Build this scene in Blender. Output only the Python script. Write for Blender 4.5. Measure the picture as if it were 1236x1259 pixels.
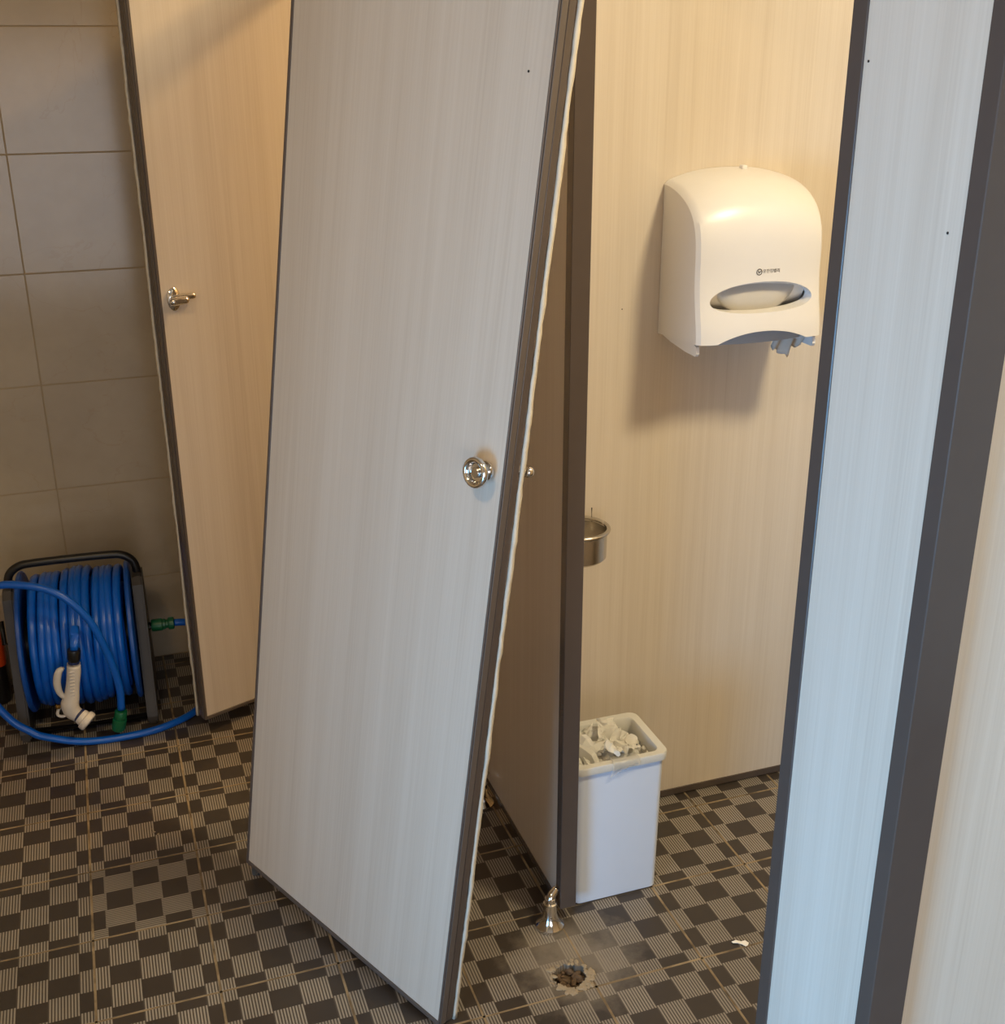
import bpy, bmesh, math, random
from mathutils import Vector, Matrix, noise

random.seed(7)
for o in list(bpy.data.objects):
    bpy.data.objects.remove(o, do_unlink=True)
scene = bpy.context.scene
COL = scene.collection
PI = math.pi

# ------------------------------------------------------------------ camera
F_PX = 1455.7
YAW, PITCH, ROLL = 0.3352, 0.3748, -0.0040
CAM = Vector((0.1376, -1.6291, 1.4783))
fw = Vector((math.sin(YAW) * math.cos(PITCH), math.cos(YAW) * math.cos(PITCH), -math.sin(PITCH)))
rt = Vector((math.cos(YAW), -math.sin(YAW), 0))
up = rt.cross(fw)
rt2 = rt * math.cos(ROLL) + up * math.sin(ROLL)
up2 = -rt * math.sin(ROLL) + up * math.cos(ROLL)
cd = bpy.data.cameras.new('camera')
cd.sensor_fit = 'VERTICAL'
cd.sensor_height = 36.0
cd.lens = F_PX * 36.0 / 1259.0
cd.clip_start = 0.02
camera = bpy.data.objects.new('camera', cd)
COL.objects.link(camera)
camera.matrix_world = Matrix((
    (rt2.x, up2.x, -fw.x, CAM.x), (rt2.y, up2.y, -fw.y, CAM.y),
    (rt2.z, up2.z, -fw.z, CAM.z), (0, 0, 0, 1)))
scene.camera = camera

# ------------------------------------------------------------------ world, lights, exposure
world = bpy.data.worlds.new('world')
scene.world = world
world.use_nodes = True
bg = world.node_tree.nodes['Background']
bg.inputs[0].default_value = (0.62, 0.78, 1.0, 1)
bg.inputs[1].default_value = 1.0

def area(name, loc, target, sx, sy, power, color, shape='RECTANGLE', spread=180):
    l = bpy.data.lights.new(name, 'AREA')
    l.shape = shape
    l.size = sx
    if shape in ('RECTANGLE', 'ELLIPSE'):
        l.size_y = sy
    l.energy = power
    l.spread = math.radians(spread)
    l.color = color
    o = bpy.data.objects.new(name, l)
    COL.objects.link(o)
    o.location = loc
    d = Vector(target) - Vector(loc)
    o.rotation_euler = d.to_track_quat('-Z', 'Y').to_euler()
    return o

WIN_Y0, WIN_Y1, WIN_Z0, WIN_Z1 = -2.25, -1.15, 0.04, 0.95      # low window in the left wall
WIN2_X0, WIN2_X1, WIN2_Z0, WIN2_Z1 = -0.60, 0.90, 0.20, 1.50   # unseen window added behind the viewer for neutral light
WALL_L, WALL_R, WALL_N, WALL_F, CEIL = -1.25, 2.0, -3.2, 1.255, 2.38
WARM = (1.0, 0.70, 0.36)
DAY = (0.66, 0.83, 1.0)
LAMP_A = (1.5, -0.98, 2.30)        # warm ceiling lamp over the cubicles
LAMP_B = (-0.30, -1.05, 2.30)     # ceiling lamp over the corridor
LAMP_C = (1.70, 0.62, 2.30)       # warm ceiling lamp over the far cubicle
P_A, C_A = 33, (1.0, 0.82, 0.50)
P_B, C_B = 12.0, (1.0, 0.71, 0.38)
P_C, C_C = 25, (1.0, 0.64, 0.27)
P_D, C_D = 36, (0.20, 0.56, 1.0)
P_E, C_E = 14.5, (1.0, 0.93, 0.90)
area('window_daylight', (WALL_L + 0.03, (WIN_Y0 + WIN_Y1) / 2, (WIN_Z0 + WIN_Z1) / 2),
     (0, (WIN_Y0 + WIN_Y1) / 2, (WIN_Z0 + WIN_Z1) / 2), WIN_Z1 - WIN_Z0, WIN_Y1 - WIN_Y0, P_D, C_D, spread=112)      # unseen window; spread narrowed so blue light mostly misses door and far wall
area('rear_fill_light', ((WIN2_X0 + WIN2_X1) / 2, WALL_N + 0.03, (WIN2_Z0 + WIN2_Z1) / 2),
     ((WIN2_X0 + WIN2_X1) / 2, 0, (WIN2_Z0 + WIN2_Z1) / 2), WIN2_X1 - WIN2_X0, WIN2_Z1 - WIN2_Z0, P_E, C_E)  # neutral fill added from behind for the leaning door, right partition and bin

scene.view_settings.view_transform = 'Standard'
scene.view_settings.look = 'None'
scene.view_settings.gamma = 1.0
scene.view_settings.use_curve_mapping = False
scene.view_settings.exposure = 0.0

# ------------------------------------------------------------------ materials
def srgb(r, g, b):
    def c(v):
        v /= 255.0
        return v / 12.92 if v <= 0.04045 else ((v + 0.055) / 1.055) ** 2.4
    return (c(r), c(g), c(b), 1)

class NT:
    def __init__(self, name):
        self.m = bpy.data.materials.new(name)
        self.m.use_nodes = True
        self.t = self.m.node_tree
        self.b = self.t.nodes['Principled BSDF']
    def n(self, kind, **kw):
        x = self.t.nodes.new(kind)
        for k, v in kw.items():
            setattr(x, k, v)
        return x
    def l(self, a, b):
        self.t.links.new(a, b)
    def val(self, sock, v):
        if hasattr(v, 'links'):
            self.l(v, sock)
        else:
            sock.default_value = v
    def math(self, op, a, b=0.0, c=0.0):
        x = self.n('ShaderNodeMath', operation=op)
        self.val(x.inputs[0], a); self.val(x.inputs[1], b); self.val(x.inputs[2], c)
        return x.outputs[0]
    def mix(self, f, a, b):
        x = self.n('ShaderNodeMix', data_type='RGBA')
        self.val(x.inputs[0], f); self.val(x.inputs[6], a); self.val(x.inputs[7], b)
        return x.outputs[2]
    def noise(self, vec, scale, detail=3, rough=0.5):
        x = self.n('ShaderNodeTexNoise')
        x.inputs['Scale'].default_value = scale
        x.inputs['Detail'].default_value = detail
        x.inputs['Roughness'].default_value = rough
        if vec is not None:
            self.l(vec, x.inputs['Vector'])
        return x.outputs['Fac']
    def mapped(self, src, scale, loc=(0, 0, 0)):
        x = self.n('ShaderNodeMapping')
        x.inputs['Scale'].default_value = scale
        x.inputs['Location'].default_value = loc
        self.l(src, x.inputs['Vector'])
        return x.outputs[0]
    def obj(self):
        return self.n('ShaderNodeTexCoord').outputs['Object']
    def ramp(self, f, stops):
        x = self.n('ShaderNodeValToRGB')
        e = x.color_ramp.elements
        while len(e) < len(stops):
            e.new(0.5)
        for el, (p, c) in zip(e, stops):
            el.position = p; el.color = c
        self.l(f, x.inputs[0])
        return x.outputs[0]
    def bump(self, h, strength=0.2, dist=0.001):
        x = self.n('ShaderNodeBump')
        x.inputs['Strength'].default_value = strength
        x.inputs['Distance'].default_value = dist
        self.l(h, x.inputs['Height'])
        self.l(x.outputs[0], self.b.inputs['Normal'])
    def set(self, **kw):
        for k, v in kw.items():
            self.val(self.b.inputs[k.replace('_', ' ')], v)
        return self.m

def simple(name, rgb, rough=0.5, metal=0.0, var=0.12, scale=60, **kw):
    """plain colour with a little procedural mottling"""
    t = NT(name)
    f = t.noise(t.obj(), scale)
    c = srgb(*rgb)
    d = tuple(x * (1 - var) for x in c[:3]) + (1,)
    t.set(Base_Color=t.mix(f, c, d), Roughness=rough, Metallic=metal, **kw)
    return t.m

def laminate(name, off):
    t = NT(name)
    o = t.obj()
    broad = t.noise(t.mapped(o, (9, 9, 0.25), off), 1.0, 3, 0.6)
    fine = t.noise(t.mapped(o, (330, 330, 3.0), off), 1.0, 4, 0.65)
    mid = t.noise(t.mapped(o, (55, 55, 0.8), off), 1.0, 3, 0.6)
    f = t.math('ADD', t.math('MULTIPLY', broad, 0.40), t.math('ADD', t.math('MULTIPLY', fine, 0.34), t.math('MULTIPLY', mid, 0.26)))
    col = t.ramp(f, [(0.30, srgb(194, 181, 166)), (0.47, srgb(209, 198, 184)), (0.58, srgb(215, 205, 192)), (0.75, srgb(220, 211, 199))])
    t.bump(fine, 0.06, 0.0005)
    t.set(Base_Color=col, Roughness=0.42)
    return t.m

LAM_A = laminate('laminate_pale_wood_a', (0, 0, 0))
LAM_B = laminate('laminate_pale_wood_b', (3.1, 1.7, 0.4))
LAM_C = laminate('laminate_pale_wood_c', (7.3, 4.9, 2.2))
TRIM = simple('brown_edge_profile', (84, 74, 69), 0.24, 0.0, 0.10, 30)
TRIM_G = simple('grey_brown_edge_profile', (94, 85, 80), 0.34, 0.0, 0.08, 30)
CHROME = simple('chrome', (225, 222, 218), 0.10, 1.0, 0.05)
STEEL = simple('stainless_steel', (205, 200, 192), 0.22, 1.0, 0.08)
ZINC = simple('zinc_bracket', (150, 160, 170), 0.4, 0.9, 0.3)
BEAD = simple('white_sealant', (214, 206, 190), 0.7, 0.0, 0.25, 90)
PLASTIC_W = simple('white_plastic', (224, 223, 224), 0.30, 0.0, 0.02)
PLASTIC_D = simple('inner_shadow_plastic', (96, 92, 88), 0.5)
PAPER = simple('tissue_paper', (252, 250, 244), 0.9, 0.0, 0.06, 40)
PAPER_W = simple('towel_roll_paper', (238, 234, 228), 0.9, 0.0, 0.04, 30)
BIN_W = simple('bin_white_plastic', (214, 224, 241), 0.38, 0.0, 0.04, 12)
BIN_RIM = simple('bin_rim_plastic', (204, 204, 200), 0.45, 0.0, 0.08, 12)
BLACK = simple('black_plastic', (26, 25, 25), 0.35, 0.0, 0.3)
DARKGREY = simple('dark_grey_frame_plastic', (66, 62, 60), 0.5, 0.0, 0.15)
HOSE = simple('blue_hose_rubber', (6, 96, 206), 0.28, 0.0, 0.25, 14)
FLANGE = simple('blue_flange_plastic', (12, 80, 172), 0.4, 0.0, 0.2)
GREEN = simple('green_fitting_plastic', (12, 98, 62), 0.38, 0.0, 0.2)
GUN_W = simple('grey_white_nozzle_plastic', (206, 200, 194), 0.42, 0.0, 0.05)
NAVY = simple('navy_ring_plastic', (28, 40, 84), 0.4)
ORANGE = simple('orange_plastic', (226, 78, 22), 0.35, 0.0, 0.2, 8)
INK = simple('grey_print', (92, 88, 86), 0.6)
DOT = simple('dark_screw_hole', (30, 26, 24), 0.7)
CEILM = simple('ceiling_paint', (226, 220, 208), 0.85, 0, 0.04, 5)
GLOW = NT('lamp_diffuser_lit'); GLOW.set(Base_Color=(1, 0.9, 0.75, 1), Emission_Color=(1.0, 0.78, 0.45, 1), Emission_Strength=2.0); GLOW = GLOW.m
MORTAR = simple('pale_mortar', (178, 164, 142), 0.95, 0, 0.45, 160)
RUBBLE = simple('broken_mortar_brown', (118, 98, 80), 0.95, 0, 0.55, 120)
SCREED = simple('cement_screed', (110, 92, 74), 0.95, 0, 0.4, 60)
GLASS = NT('frosted_glass'); GLASS.set(Base_Color=(0.85, 0.92, 1, 1), Roughness=0.5, Transmission_Weight=0.9); GLASS = GLASS.m

def grout_material():
    t = NT('tan_grout')
    f = t.noise(t.obj(), 22, 4)
    t.set(Base_Color=t.ramp(f, [(0.28, srgb(84, 73, 60)), (0.5, srgb(136, 119, 95)), (0.72, srgb(164, 147, 120))]), Roughness=0.9)
    return t.m
GROUT = grout_material()
WGROUT = simple('wall_joint_grout', (170, 152, 124), 0.9, 0, 0.2, 30)

def floor_tile_material():
    """woven-look checker print: striped light cells on dark brown, from each tile's own UVs"""
    t = NT('woven_print_floor_tile')
    uv = t.n('ShaderNodeUVMap').outputs[0]
    s = t.n('ShaderNodeSeparateXYZ'); t.l(uv, s.inputs[0])
    u, v = s.outputs[0], s.outputs[1]
    colid = t.math('FLOOR', t.math('MULTIPLY_ADD', u, 4.0, 0.5))
    odd = t.math('MODULO', colid, 2.0)
    ph = t.math('SUBTRACT', v, t.math('MULTIPLY', odd, 0.25))
    fr = t.math('FRACT', t.math('ADD', t.math('MULTIPLY_ADD', ph, 2.0, 0.5), 4.0))
    light = t.math('LESS_THAN', t.math('ABSOLUTE', t.math('SUBTRACT', fr, 0.5)), 0.268)
    stripe = t.math('GREATER_THAN', t.math('FRACT', t.math('MULTIPLY', u, 40.0)), 0.46)
    lightstripe = t.math('MULTIPLY', light, stripe)
    geo = t.n('ShaderNodeNewGeometry').outputs['Position']
    rnd = t.n('ShaderNodeObjectInfo').outputs['Random']
    mott = t.noise(geo, 9, 4)
    dark = t.mix(mott, srgb(54, 48, 44), srgb(66, 59, 54))
    mid = t.mix(mott, srgb(70, 64, 58), srgb(84, 77, 71))
    lig = t.mix(mott, srgb(138, 131, 122), srgb(156, 149, 140))
    c = t.mix(lightstripe, t.mix(light, dark, mid), lig)
    hsv = t.n('ShaderNodeHueSaturation')
    t.l(c, hsv.inputs['Color'])
    t.l(t.math('MULTIPLY_ADD', rnd, 0.16, 0.92), hsv.inputs['Value'])
    # dried mortar smear left around the broken floor fixing
    d = t.n('ShaderNodeVectorMath', operation='DISTANCE')
    t.l(geo, d.inputs[0]); d.inputs[1].default_value = (0.79, -0.135, 0)
    n2 = t.noise(geo, 28, 4, 0.65)
    rad = t.math('MULTIPLY_ADD', n2, 0.16, d.outputs['Value'])
    mask = t.n('ShaderNodeMapRange'); t.l(rad, mask.inputs[0])
    mask.inputs[1].default_value = 0.215; mask.inputs[2].default_value = 0.12
    mask.inputs[3].default_value = 0.0; mask.inputs[4].default_value = 0.55
    c2 = t.mix(mask.outputs[0], hsv.outputs[0], srgb(150, 140, 126))
    t.bump(lightstripe, 0.25, 0.0006)
    t.set(Base_Color=c2, Roughness=t.math('MULTIPLY_ADD', mott, 0.25, 0.30))
    return t.m
FTILE = floor_tile_material()

def wall_tile_material():
    t = NT('beige_marbled_wall_tile')
    o = t.n('ShaderNodeNewGeometry').outputs['Position']
    rnd = t.n('ShaderNodeObjectInfo').outputs['Random']
    f = t.noise(o, 3.0, 6, 0.6)
    v = t.n('ShaderNodeTexNoise'); v.inputs['Scale'].default_value = 2.6; v.inputs['Detail'].default_value = 8
    v.inputs['Distortion'].default_value = 1.3
    t.l(o, v.inputs['Vector'])
    vein = t.math('LESS_THAN', t.math('ABSOLUTE', t.math('SUBTRACT', v.outputs['Fac'], 0.56)), 0.0022)
    base = t.ramp(f, [(0.3, srgb(160, 146, 125)), (0.6, srgb(175, 161, 139)), (0.8, srgb(181, 168, 148))])
    c = t.mix(t.math('MULTIPLY', vein, 0.16), base, srgb(150, 120, 92))
    t.set(Base_Color=c, Roughness=0.16)
    return t.m
WTILE = wall_tile_material()

def far_tiles_material():
    t = NT('beige_tiled_wall_plain')
    br = t.n('ShaderNodeTexBrick')
    br.offset = 0.0
    t.l(t.mapped(t.n('ShaderNodeTexCoord').outputs['UV'], (1, 1, 1)), br.inputs['Vector'])
    br.inputs['Color1'].default_value = srgb(206, 195, 178); br.inputs['Color2'].default_value = srgb(212, 202, 186)
    br.inputs['Mortar'].default_value = srgb(150, 136, 116)
    br.inputs['Scale'].default_value = 1; br.inputs['Mortar Size'].default_value = 0.003
    br.inputs['Brick Width'].default_value = 0.4; br.inputs['Row Height'].default_value = 0.2585
    t.set(Base_Color=br.outputs['Color'], Roughness=0.2)
    return t.m
PLAINWALL = far_tiles_material()

# ------------------------------------------------------------------ mesh helpers
def link(name, bm, mat, parent=None, smooth=False, loc=None):
    me = bpy.data.meshes.new(name)
    bmesh.ops.recalc_face_normals(bm, faces=bm.faces[:])
    bm.to_mesh(me); bm.free()
    if smooth:
        for p in me.polygons:
            p.use_smooth = True
    me.materials.append(mat)
    o = bpy.data.objects.new(name, me)
    COL.objects.link(o)
    if parent is not None:
        o.parent = parent
    if loc is not None:
        o.location = loc
    return o

def sharp(o, ang=35):
    """smooth faces but keep creases"""
    me = o.data
    for p in me.polygons:
        p.use_smooth = True
    bm = bmesh.new(); bm.from_mesh(me)
    for e in bm.edges:
        e.smooth = not (len(e.link_faces) == 2 and e.calc_face_angle() > math.radians(ang))
    bm.to_mesh(me); bm.free()
    return o

def box(bm, x0, x1, y0, y1, z0, z1, bevel=0.0, seg=2):
    vs = [bm.verts.new((x, y, z)) for x in (x0, x1) for y in (y0, y1) for z in (z0, z1)]
    fs = [(0, 1, 3, 2), (4, 6, 7, 5), (0, 4, 5, 1), (2, 3, 7, 6), (0, 2, 6, 4), (1, 5, 7, 3)]
    faces = [bm.faces.new([vs[i] for i in f]) for f in fs]
    if bevel > 0:
        es = list({e for f in faces for e in f.edges})
        bmesh.ops.bevel(bm, geom=es, offset=bevel, segments=seg, affect='EDGES', profile=0.5)
    return bm

def boxo(name, dims, mat, parent=None, bevel=0.0, seg=2, loc=None):
    bm = bmesh.new()
    box(bm, *dims, bevel=bevel, seg=seg)
    return link(name, bm, mat, parent, loc=loc)

def frame_axes(t):
    t = t.normalized()
    a = Vector((0, 0, 1)) if abs(t.z) < 0.9 else Vector((1, 0, 0))
    s = t.cross(a).normalized()
    return s, s.cross(t).normalized()

def tube(bm, pts, r, n=10, cap=True):
    pts = [Vector(p) for p in pts]
    rs = r if isinstance(r, (list, tuple)) else [r] * len(pts)
    rings = []
    s = None
    for i, p in enumerate(pts):
        t = (pts[min(i + 1, len(pts) - 1)] - pts[max(i - 1, 0)]).normalized()
        if s is None:
            s, b = frame_axes(t)
        else:
            s = (s - t * s.dot(t)).normalized(); b = t.cross(s)
        rings.append([bm.verts.new(p + (s * math.cos(a) + b * math.sin(a)) * rs[i]) for a in [2 * PI * k / n for k in range(n)]])
    for A, B in zip(rings, rings[1:]):
        for k in range(n):
            bm.faces.new((A[k], A[(k + 1) % n], B[(k + 1) % n], B[k]))
    if cap:
        bm.faces.new(rings[0]); bm.faces.new(rings[-1][::-1])
    return bm

def lathe(bm, prof, origin=(0, 0, 0), axis=(0, 0, 1), n=24, close=True):
    """prof: list of (radius, height) along axis"""
    ax = Vector(axis).normalized(); o = Vector(origin)
    s, b = frame_axes(ax)
    rings = []
    for r, h in prof:
        if r < 1e-6:
            rings.append([bm.verts.new(o + ax * h)])
        else:
            rings.append([bm.verts.new(o + ax * h + (s * math.cos(a) + b * math.sin(a)) * r) for a in [2 * PI * k / n for k in range(n)]])
    for A, B in zip(rings, rings[1:]):
        for k in range(n):
            k2 = (k + 1) % n
            f = [A[k % len(A)]]
            if len(A) > 1: f.append(A[k2])
            if len(B) > 1: f.append(B[k2])
            f.append(B[k % len(B)])
            if len(f) >= 3:
                try: bm.faces.new(f)
                except ValueError: pass
    if close:
        for R in (rings[0], rings[-1]):
            if len(R) > 2:
                try: bm.faces.new(R)
                except ValueError: pass
    return bm

def catmull(P, n=8):
    P = [Vector(p) for p in P]
    Q = [P[0] * 2 - P[1]] + P + [P[-1] * 2 - P[-2]]
    out = []
    for i in range(1, len(Q) - 2):
        p0, p1, p2, p3 = Q[i - 1:i + 3]
        for k in range(n):
            t = k / n
            out.append(0.5 * ((2 * p1) + (p2 - p0) * t + (2 * p0 - 5 * p1 + 4 * p2 - p3) * t * t + (3 * p1 - p0 - 3 * p2 + p3) * t ** 3))
    out.append(P[-1])
    return out

def thing(name, label, cat, loc=(0, 0, 0), rotz=0.0, group=None, matrix=None):
    o = bpy.data.objects.new(name, None)
    o.empty_display_size = 0.05
    COL.objects.link(o)
    if matrix is not None:
        o.matrix_world = matrix
    else:
        o.location = loc; o.rotation_euler = (0, 0, rotz)
    o['label'] = label; o['category'] = cat
    if group: o['group'] = group
    return o

def tag(o, label, cat, group=None):
    o['label'] = label; o['category'] = cat
    if group: o['group'] = group
    return o

def structure(o, label=None):
    o['kind'] = 'structure'
    if label: o['label'] = label
    return o

# ------------------------------------------------------------------ the room shell
T = 0.2
floor = boxo('floor', (WALL_L - .1, WALL_R + .1, WALL_N - .1, WALL_F + .1, -0.10, -0.020), SCREED)
structure(floor, 'dark brown checked tile floor with tan grout')

HOLE = (0.768, -0.164, 0.0305)
def tile_mesh(name, w=T, h=T, hole=None):
    g = 0.0014
    bm = bmesh.new()
    if hole is None:
        box(bm, g, w - g, g, h - g, -0.0195, 0.0)
        top = [e for e in bm.edges if all(abs(v.co.z) < 1e-6 for v in e.verts)]
        bmesh.ops.bevel(bm, geom=top, offset=0.0011, segments=1, affect='EDGES')
    else:
        hx, hy, hr = hole
        rnd = random.Random(3)
        K = 40
        inner, outer = [], []
        for k in range(K):
            a = 2 * PI * k / K
            rr = hr * (0.90 + 0.22 * rnd.random())
            inner.append((hx + rr * math.cos(a), hy + rr * 0.92 * math.sin(a)))
            c, s = math.cos(a), math.sin(a)
            ts = []
            if c > 1e-9: ts.append((w - g - hx) / c)
            if c < -1e-9: ts.append((g - hx) / c)
            if s > 1e-9: ts.append((h - g - hy) / s)
            if s < -1e-9: ts.append((g - hy) / s)
            t_ = min(ts)
            outer.append((hx + t_ * c, hy + t_ * s))
        corners = [(g, g), (w - g, g), (w - g, h - g), (g, h - g)]
        for c in corners:      # snap nearest outer vertex to each corner
            i = min(range(K), key=lambda i: (outer[i][0] - c[0]) ** 2 + (outer[i][1] - c[1]) ** 2)
            outer[i] = c
        iv = [bm.verts.new((x, y, 0)) for x, y in inner]; ov = [bm.verts.new((x, y, 0)) for x, y in outer]
        ib = [bm.verts.new((x, y, -0.0195)) for x, y in inner]; ob = [bm.verts.new((x, y, -0.0195)) for x, y in outer]
        for k in range(K):
            j = (k + 1) % K
            bm.faces.new((iv[k], ov[k], ov[j], iv[j]))
            bm.faces.new((iv[k], iv[j], ib[j], ib[k]))
            bm.faces.new((ov[j], ov[k], ob[k], ob[j]))
            bm.faces.new((ib[j], ob[j], ob[k], ib[k]))
    bmesh.ops.recalc_face_normals(bm, faces=bm.faces[:])
    uvl = bm.loops.layers.uv.new('UVMap')
    for f in bm.faces:
        for l in f.loops:
            l[uvl].uv = (l.vert.co.x / T, l.vert.co.y / T)
    me = bpy.data.meshes.new(name)
    bm.to_mesh(me); bm.free()
    me.materials.append(FTILE)
    return me

TM = tile_mesh('tile')
TM_EDGE = tile_mesh('tile_cut', T, WALL_F - 6 * T - 0.001)
hole_local = (HOLE[0] - 3 * T, HOLE[1] + 1 * T, HOLE[2])
TM_HOLE = tile_mesh('tile_broken', T, T, hole_local)
CX0, CX1, RY0, RY1 = -4, 10, -5, 7
for i in range(CX0, CX1):
    for j in range(RY0, RY1):
        me = TM
        if j == 6: me = TM_EDGE
        if (i, j) == (3, -1): me = TM_HOLE
        o = bpy.data.objects.new('tile', me)
        COL.objects.link(o)
        o.parent = floor
        o.location = (i * T, j * T, 0)
        if (i, j) == (0, 1):                     # one tile was laid turned by a quarter
            o.rotation_euler = (0, 0, PI / 2); o.location = ((i + 1) * T, j * T, 0)
# the rest of the floor, out of the photograph, joined
bm = bmesh.new(); uvl = bm.loops.layers.uv.new('UVMap')
for i in range(-6, 10):
    for j in range(-16, 7):
        if CX0 <= i < CX1 and RY0 <= j < RY1: continue
        y1 = min((j + 1) * T, WALL_F) - .0013
        x0 = max(i * T, WALL_L) + .0013
        f = bm.faces.new([bm.verts.new((x, y, 0)) for x, y in ((x0, j * T + .0013), ((i + 1) * T - .0013, j * T + .0013), ((i + 1) * T - .0013, y1), (x0, y1))])
        for l in f.loops: l[uvl].uv = ((l.vert.co.x - i * T) / T, (l.vert.co.y - j * T) / T)
ft = link('tile_field', bm, FTILE, floor); ft['kind'] = 'stuff'
# grout between the tiles
bm = bmesh.new()
for i in range(-6, 11):
    box(bm, i * T - .0021, i * T + .0021, WALL_N, WALL_F, -0.0195, -0.0004)
for j in range(-16, 7):
    box(bm, WALL_L, WALL_R, j * T - .0021, j * T + .0021, -0.0195, -0.0004)
link('grout', bm, GROUT, floor)
# broken fixing hole: mortar ring, rubble
bm = bmesh.new(); rnd = random.Random(5)
for k in range(26):
    a = rnd.random() * 2 * PI; r = 0.026 * math.sqrt(rnd.random())
    c = Vector((HOLE[0] + r * math.cos(a), HOLE[1] + r * math.sin(a), -0.017 + rnd.random() * 0.006))
    s = 0.004 + 0.006 * rnd.random()
    m = Matrix.Translation(c) @ Matrix.Rotation(rnd.random() * 6, 4, 'Z') @ Matrix.Rotation(rnd.random() * 3, 4, 'X') @ Matrix.Diagonal((s, s * .7, s * .5, 1))
    bmesh.ops.create_icosphere(bm, subdivisions=1, radius=1, matrix=m)
link('mortar_rubble', bm, RUBBLE, floor)
bm = bmesh.new(); rnd = random.Random(9)
for k in range(130):
    a = -2.6 + 2.9 * rnd.random() if k < 95 else rnd.random() * 2 * PI
    r = 0.0285 + 0.011 * rnd.random() ** 1.5
    c = Vector((HOLE[0] + r * math.cos(a), HOLE[1] + r * math.sin(a), 0.0005))
    s = 0.0018 + 0.0040 * rnd.random()
    m = Matrix.Translation(c) @ Matrix.Rotation(rnd.random() * 6, 4, 'Z') @ Matrix.Diagonal((s * 1.3, s * .8, s * .22, 1))
    bmesh.ops.create_icosphere(bm, subdivisions=1, radius=1, matrix=m)
link('mortar_crust', bm, MORTAR, floor)

# far wall: bedding slab and real tiles
wall_back = boxo('wall_back', (WALL_L - .1, WALL_R + .1, WALL_F + .0011, WALL_F + .12, -0.02, CEIL), WGROUT)
structure(wall_back, 'glossy grey-beige tiled wall behind the hose reel')
WH = 0.2585; WW = 0.40
def wtile(w, h):
    bm = bmesh.new()
    g = 0.0005
    box(bm, g, w - g, 0, .0105, g, h - g)
    front = [e for e in bm.edges if all(abs(v.co.y) < 1e-6 for v in e.verts)]
    bmesh.ops.bevel(bm, geom=front, offset=0.0014, segments=3, affect='EDGES')
    bmesh.ops.recalc_face_normals(bm, faces=bm.faces[:])
    me = bpy.data.meshes.new('wall_tile'); bm.to_mesh(me); bm.free()
    for p in me.polygons: p.use_smooth = False
    me.materials.append(WTILE)
    return me
WT = wtile(WW, WH); WT0 = wtile(WW, 0.2290)
for i in range(-3, 5):
    for j in range(9):
        me = WT0 if j == 0 else WT
        o = bpy.data.objects.new('wall_tile', me); COL.objects.link(o); o.parent = wall_back
        o.location = (0.004 + i * WW, WALL_F, 0.0 if j == 0 else 0.229 + (j - 1) * WH)

def plain_wall(name, quad_boxes, axis, label):
    bm = bmesh.new()
    for q in quad_boxes: box(bm, *q)
    uvl = bm.loops.layers.uv.new('UVMap')
    for f in bm.faces:
        for l in f.loops:
            c = l.vert.co
            l[uvl].uv = ((c.y if axis == 'x' else c.x), c.z)
    o = link(name, bm, PLAINWALL)
    return structure(o, label)
plain_wall('wall_left', [(WALL_L - .12, WALL_L, WALL_N, WIN_Y0, 0, CEIL), (WALL_L - .12, WALL_L, WIN_Y1, WALL_F, 0, CEIL),
                         (WALL_L - .12, WALL_L, WIN_Y0, WIN_Y1, 0, WIN_Z0), (WALL_L - .12, WALL_L, WIN_Y0, WIN_Y1, WIN_Z1, CEIL)], 'x', 'beige tiled corridor wall with a window')
plain_wall('wall_right', [(WALL_R, WALL_R + .12, WALL_N, WALL_F, 0, CEIL)], 'x', 'beige tiled wall behind the cubicles')
plain_wall('wall_front', [(WALL_L - .12, WIN2_X0, WALL_N - .12, WALL_N, 0, CEIL), (WIN2_X1, WALL_R + .12, WALL_N - .12, WALL_N, 0, CEIL),
                          (WIN2_X0, WIN2_X1, WALL_N - .12, WALL_N, 0, WIN2_Z0), (WIN2_X0, WIN2_X1, WALL_N - .12, WALL_N, WIN2_Z1, CEIL)], 'y', 'beige tiled wall behind the viewer')
structure(boxo('ceiling', (WALL_L - .12, WALL_R + .12, WALL_N - .12, WALL_F + .12, CEIL, CEIL + .1), CEILM), 'off-white painted ceiling')
bm = bmesh.new()
for y in (WIN_Y0 + .02, (WIN_Y0 + WIN_Y1) / 2, WIN_Y1 - .02):
    box(bm, WALL_L - .09, WALL_L - .05, y - .02, y + .02, WIN_Z0, WIN_Z1)
for z in (WIN_Z0 + .02, WIN_Z1 - .02):
    box(bm, WALL_L - .09, WALL_L - .05, WIN_Y0, WIN_Y1, z - .02, z + .02)
win = structure(link('window_1', bm, PLASTIC_W), 'white framed frosted window')
boxo('window_pane', (WALL_L - .073, WALL_L - .067, WIN_Y0 + .03, WIN_Y1 - .03, WIN_Z0 + .03, WIN_Z1 - .03), GLASS, win)

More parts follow.
